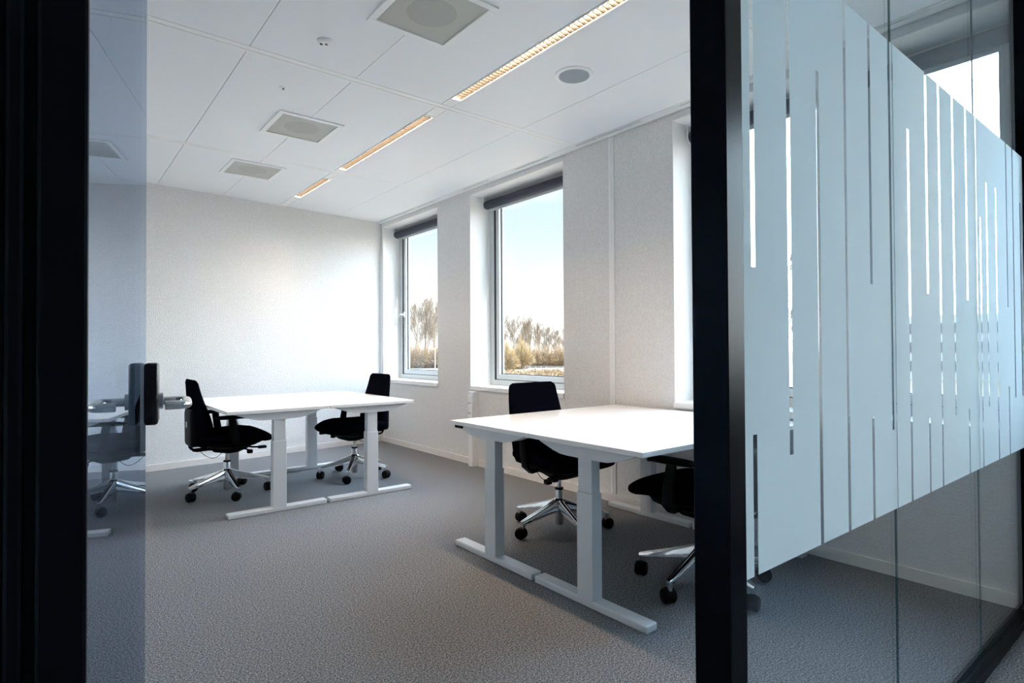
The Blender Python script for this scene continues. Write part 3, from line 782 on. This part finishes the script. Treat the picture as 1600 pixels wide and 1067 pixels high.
def tree_row(rows, what, group):
    for i, (a, el) in enumerate(rows):
        r = (205, 232, 192, 218)[i % 4]
        h = (math.tan(R(el))*r + EYE - GZ)
        o = 'rightmost' if i == len(rows)-1 else ORD[i]
        put_tree(a, r, h, what + ', ' + o + ' of its row', group)
tree_row(((28.2, 4.0), (29.2, 4.5), (30.2, 4.9), (31.2, 4.7), (32.2, 4.8)), 'bare winter tree through the window beside the back wall', 'bare trees outside the far window')
tree_row(((37.0, 2.7), (37.9, 3.2), (38.8, 3.0), (39.7, 2.8), (40.6, 3.0), (41.5, 2.5), (42.4, 2.2), (43.3, 1.9), (44.2, 2.0)), 'bare winter tree on the skyline of the middle window', 'bare trees outside the middle window')
for a, r, h, lb in ((60.5, 75, 13, 'leftmost'), (63.6, 60, 14.5, 'middle one'), (66.8, 80, 14, 'rightmost')):
    put_tree(a, r, h, 'bare tree glimpsed between the film stripes of the glass partition, ' + lb, 'bare trees outside the third window')

def twig_heap(bm, seed, n, c, w, h):
    rnd = random.Random(seed); c = Vector(c)
    for _ in range(n):
        az = rnd.uniform(0, 2*PI); rr = math.sqrt(rnd.random())
        base = c + Vector((math.cos(az)*w, math.sin(az)*w, 0))*rr*0.4
        tip = c + Vector((math.cos(az)*rr*w*1.1, math.sin(az)*rr*w, h*(1-0.7*rr)*rnd.uniform(.4, 1.0)))
        mid = base.lerp(tip, .55) + Vector((rnd.gauss(0, .05)*w, rnd.gauss(0, .05)*w, .08*h))
        q = rnd.uniform(.05, .11)
        tube(bm, [base, mid, tip], [q, q*.8, q*.35], 3, cap=False)
def undergrowth(label, mat, spots, n):
    bm = B(); o = Vector((*polar(spots[0][0], spots[0][1]), GZ))
    for i, (a, r, w, h) in enumerate(spots):
        p = Vector((*polar(a, r), GZ-0.05))-o; twig_heap(bm, 100+i, n, p, w, h)
    ob = obj('undergrowth', bm, mat, loc=o); tag(ob, label, 'scrub', kind='stuff')
undergrowth('brown leafless scrub under the bare trees, window beside the back wall', TWIG2,
            [(27.4+i*0.62, 180+4*(i % 2), 5.5, (11.5, 11.3, 11.0, 10.2, 9.2, 8.4, 8.6, 9.4, 9.2)[i]) for i in range(9)], 620)
undergrowth('brown scrub behind the far road, middle window', TWIG2, [(38.6+i*0.62, 182+3*(i % 2), 4.8, 8.4+0.7*(i % 3)) for i in range(10)], 360)
undergrowth('low brown scrub this side of the far road, middle window', TWIG2, [(36.8+i*0.5, 106+8*(i % 4), 5.0, 1.7+0.3*(i % 3)) for i in range(18)], 200)
for i, (a, r, w, h) in enumerate(((36.9, 151, 5.6, 12.4), (38.3, 142, 3.2, 9.6), (39.7, 165, 4.0, 11.2))):
    x, y = polar(a, r); bm = B(); twig_heap(bm, 60+i, 900, (0, 0, 0), w, h)
    o = obj('willow_shrub', bm, TWIG, loc=(x, y, GZ-0.05))
    tag(o, 'yellow-brown willow shrub at the left of the middle window, ' + ('leftmost of three', 'the low middle one', 'rightmost of three')[i], 'shrub', 'willow shrubs outside the middle window')
def building():
    x, y = polar(76, 125); t = empty('office_building', (x, y, GZ), -R(76)); tag(t, 'distant banded office block, glimpsed between film stripes at right', 'building')
    bm = B(); box(bm, -22, 22, 0, 14, 0, 11.2); obj('walls', bm, WHITE, t)
    for k in range(3):
        bm = B(); box(bm, -21.8, 21.8, -0.12, 0.1, 1.4+3.3*k, 3.2+3.3*k); obj('window_band', bm, GREYPL, t)
building()
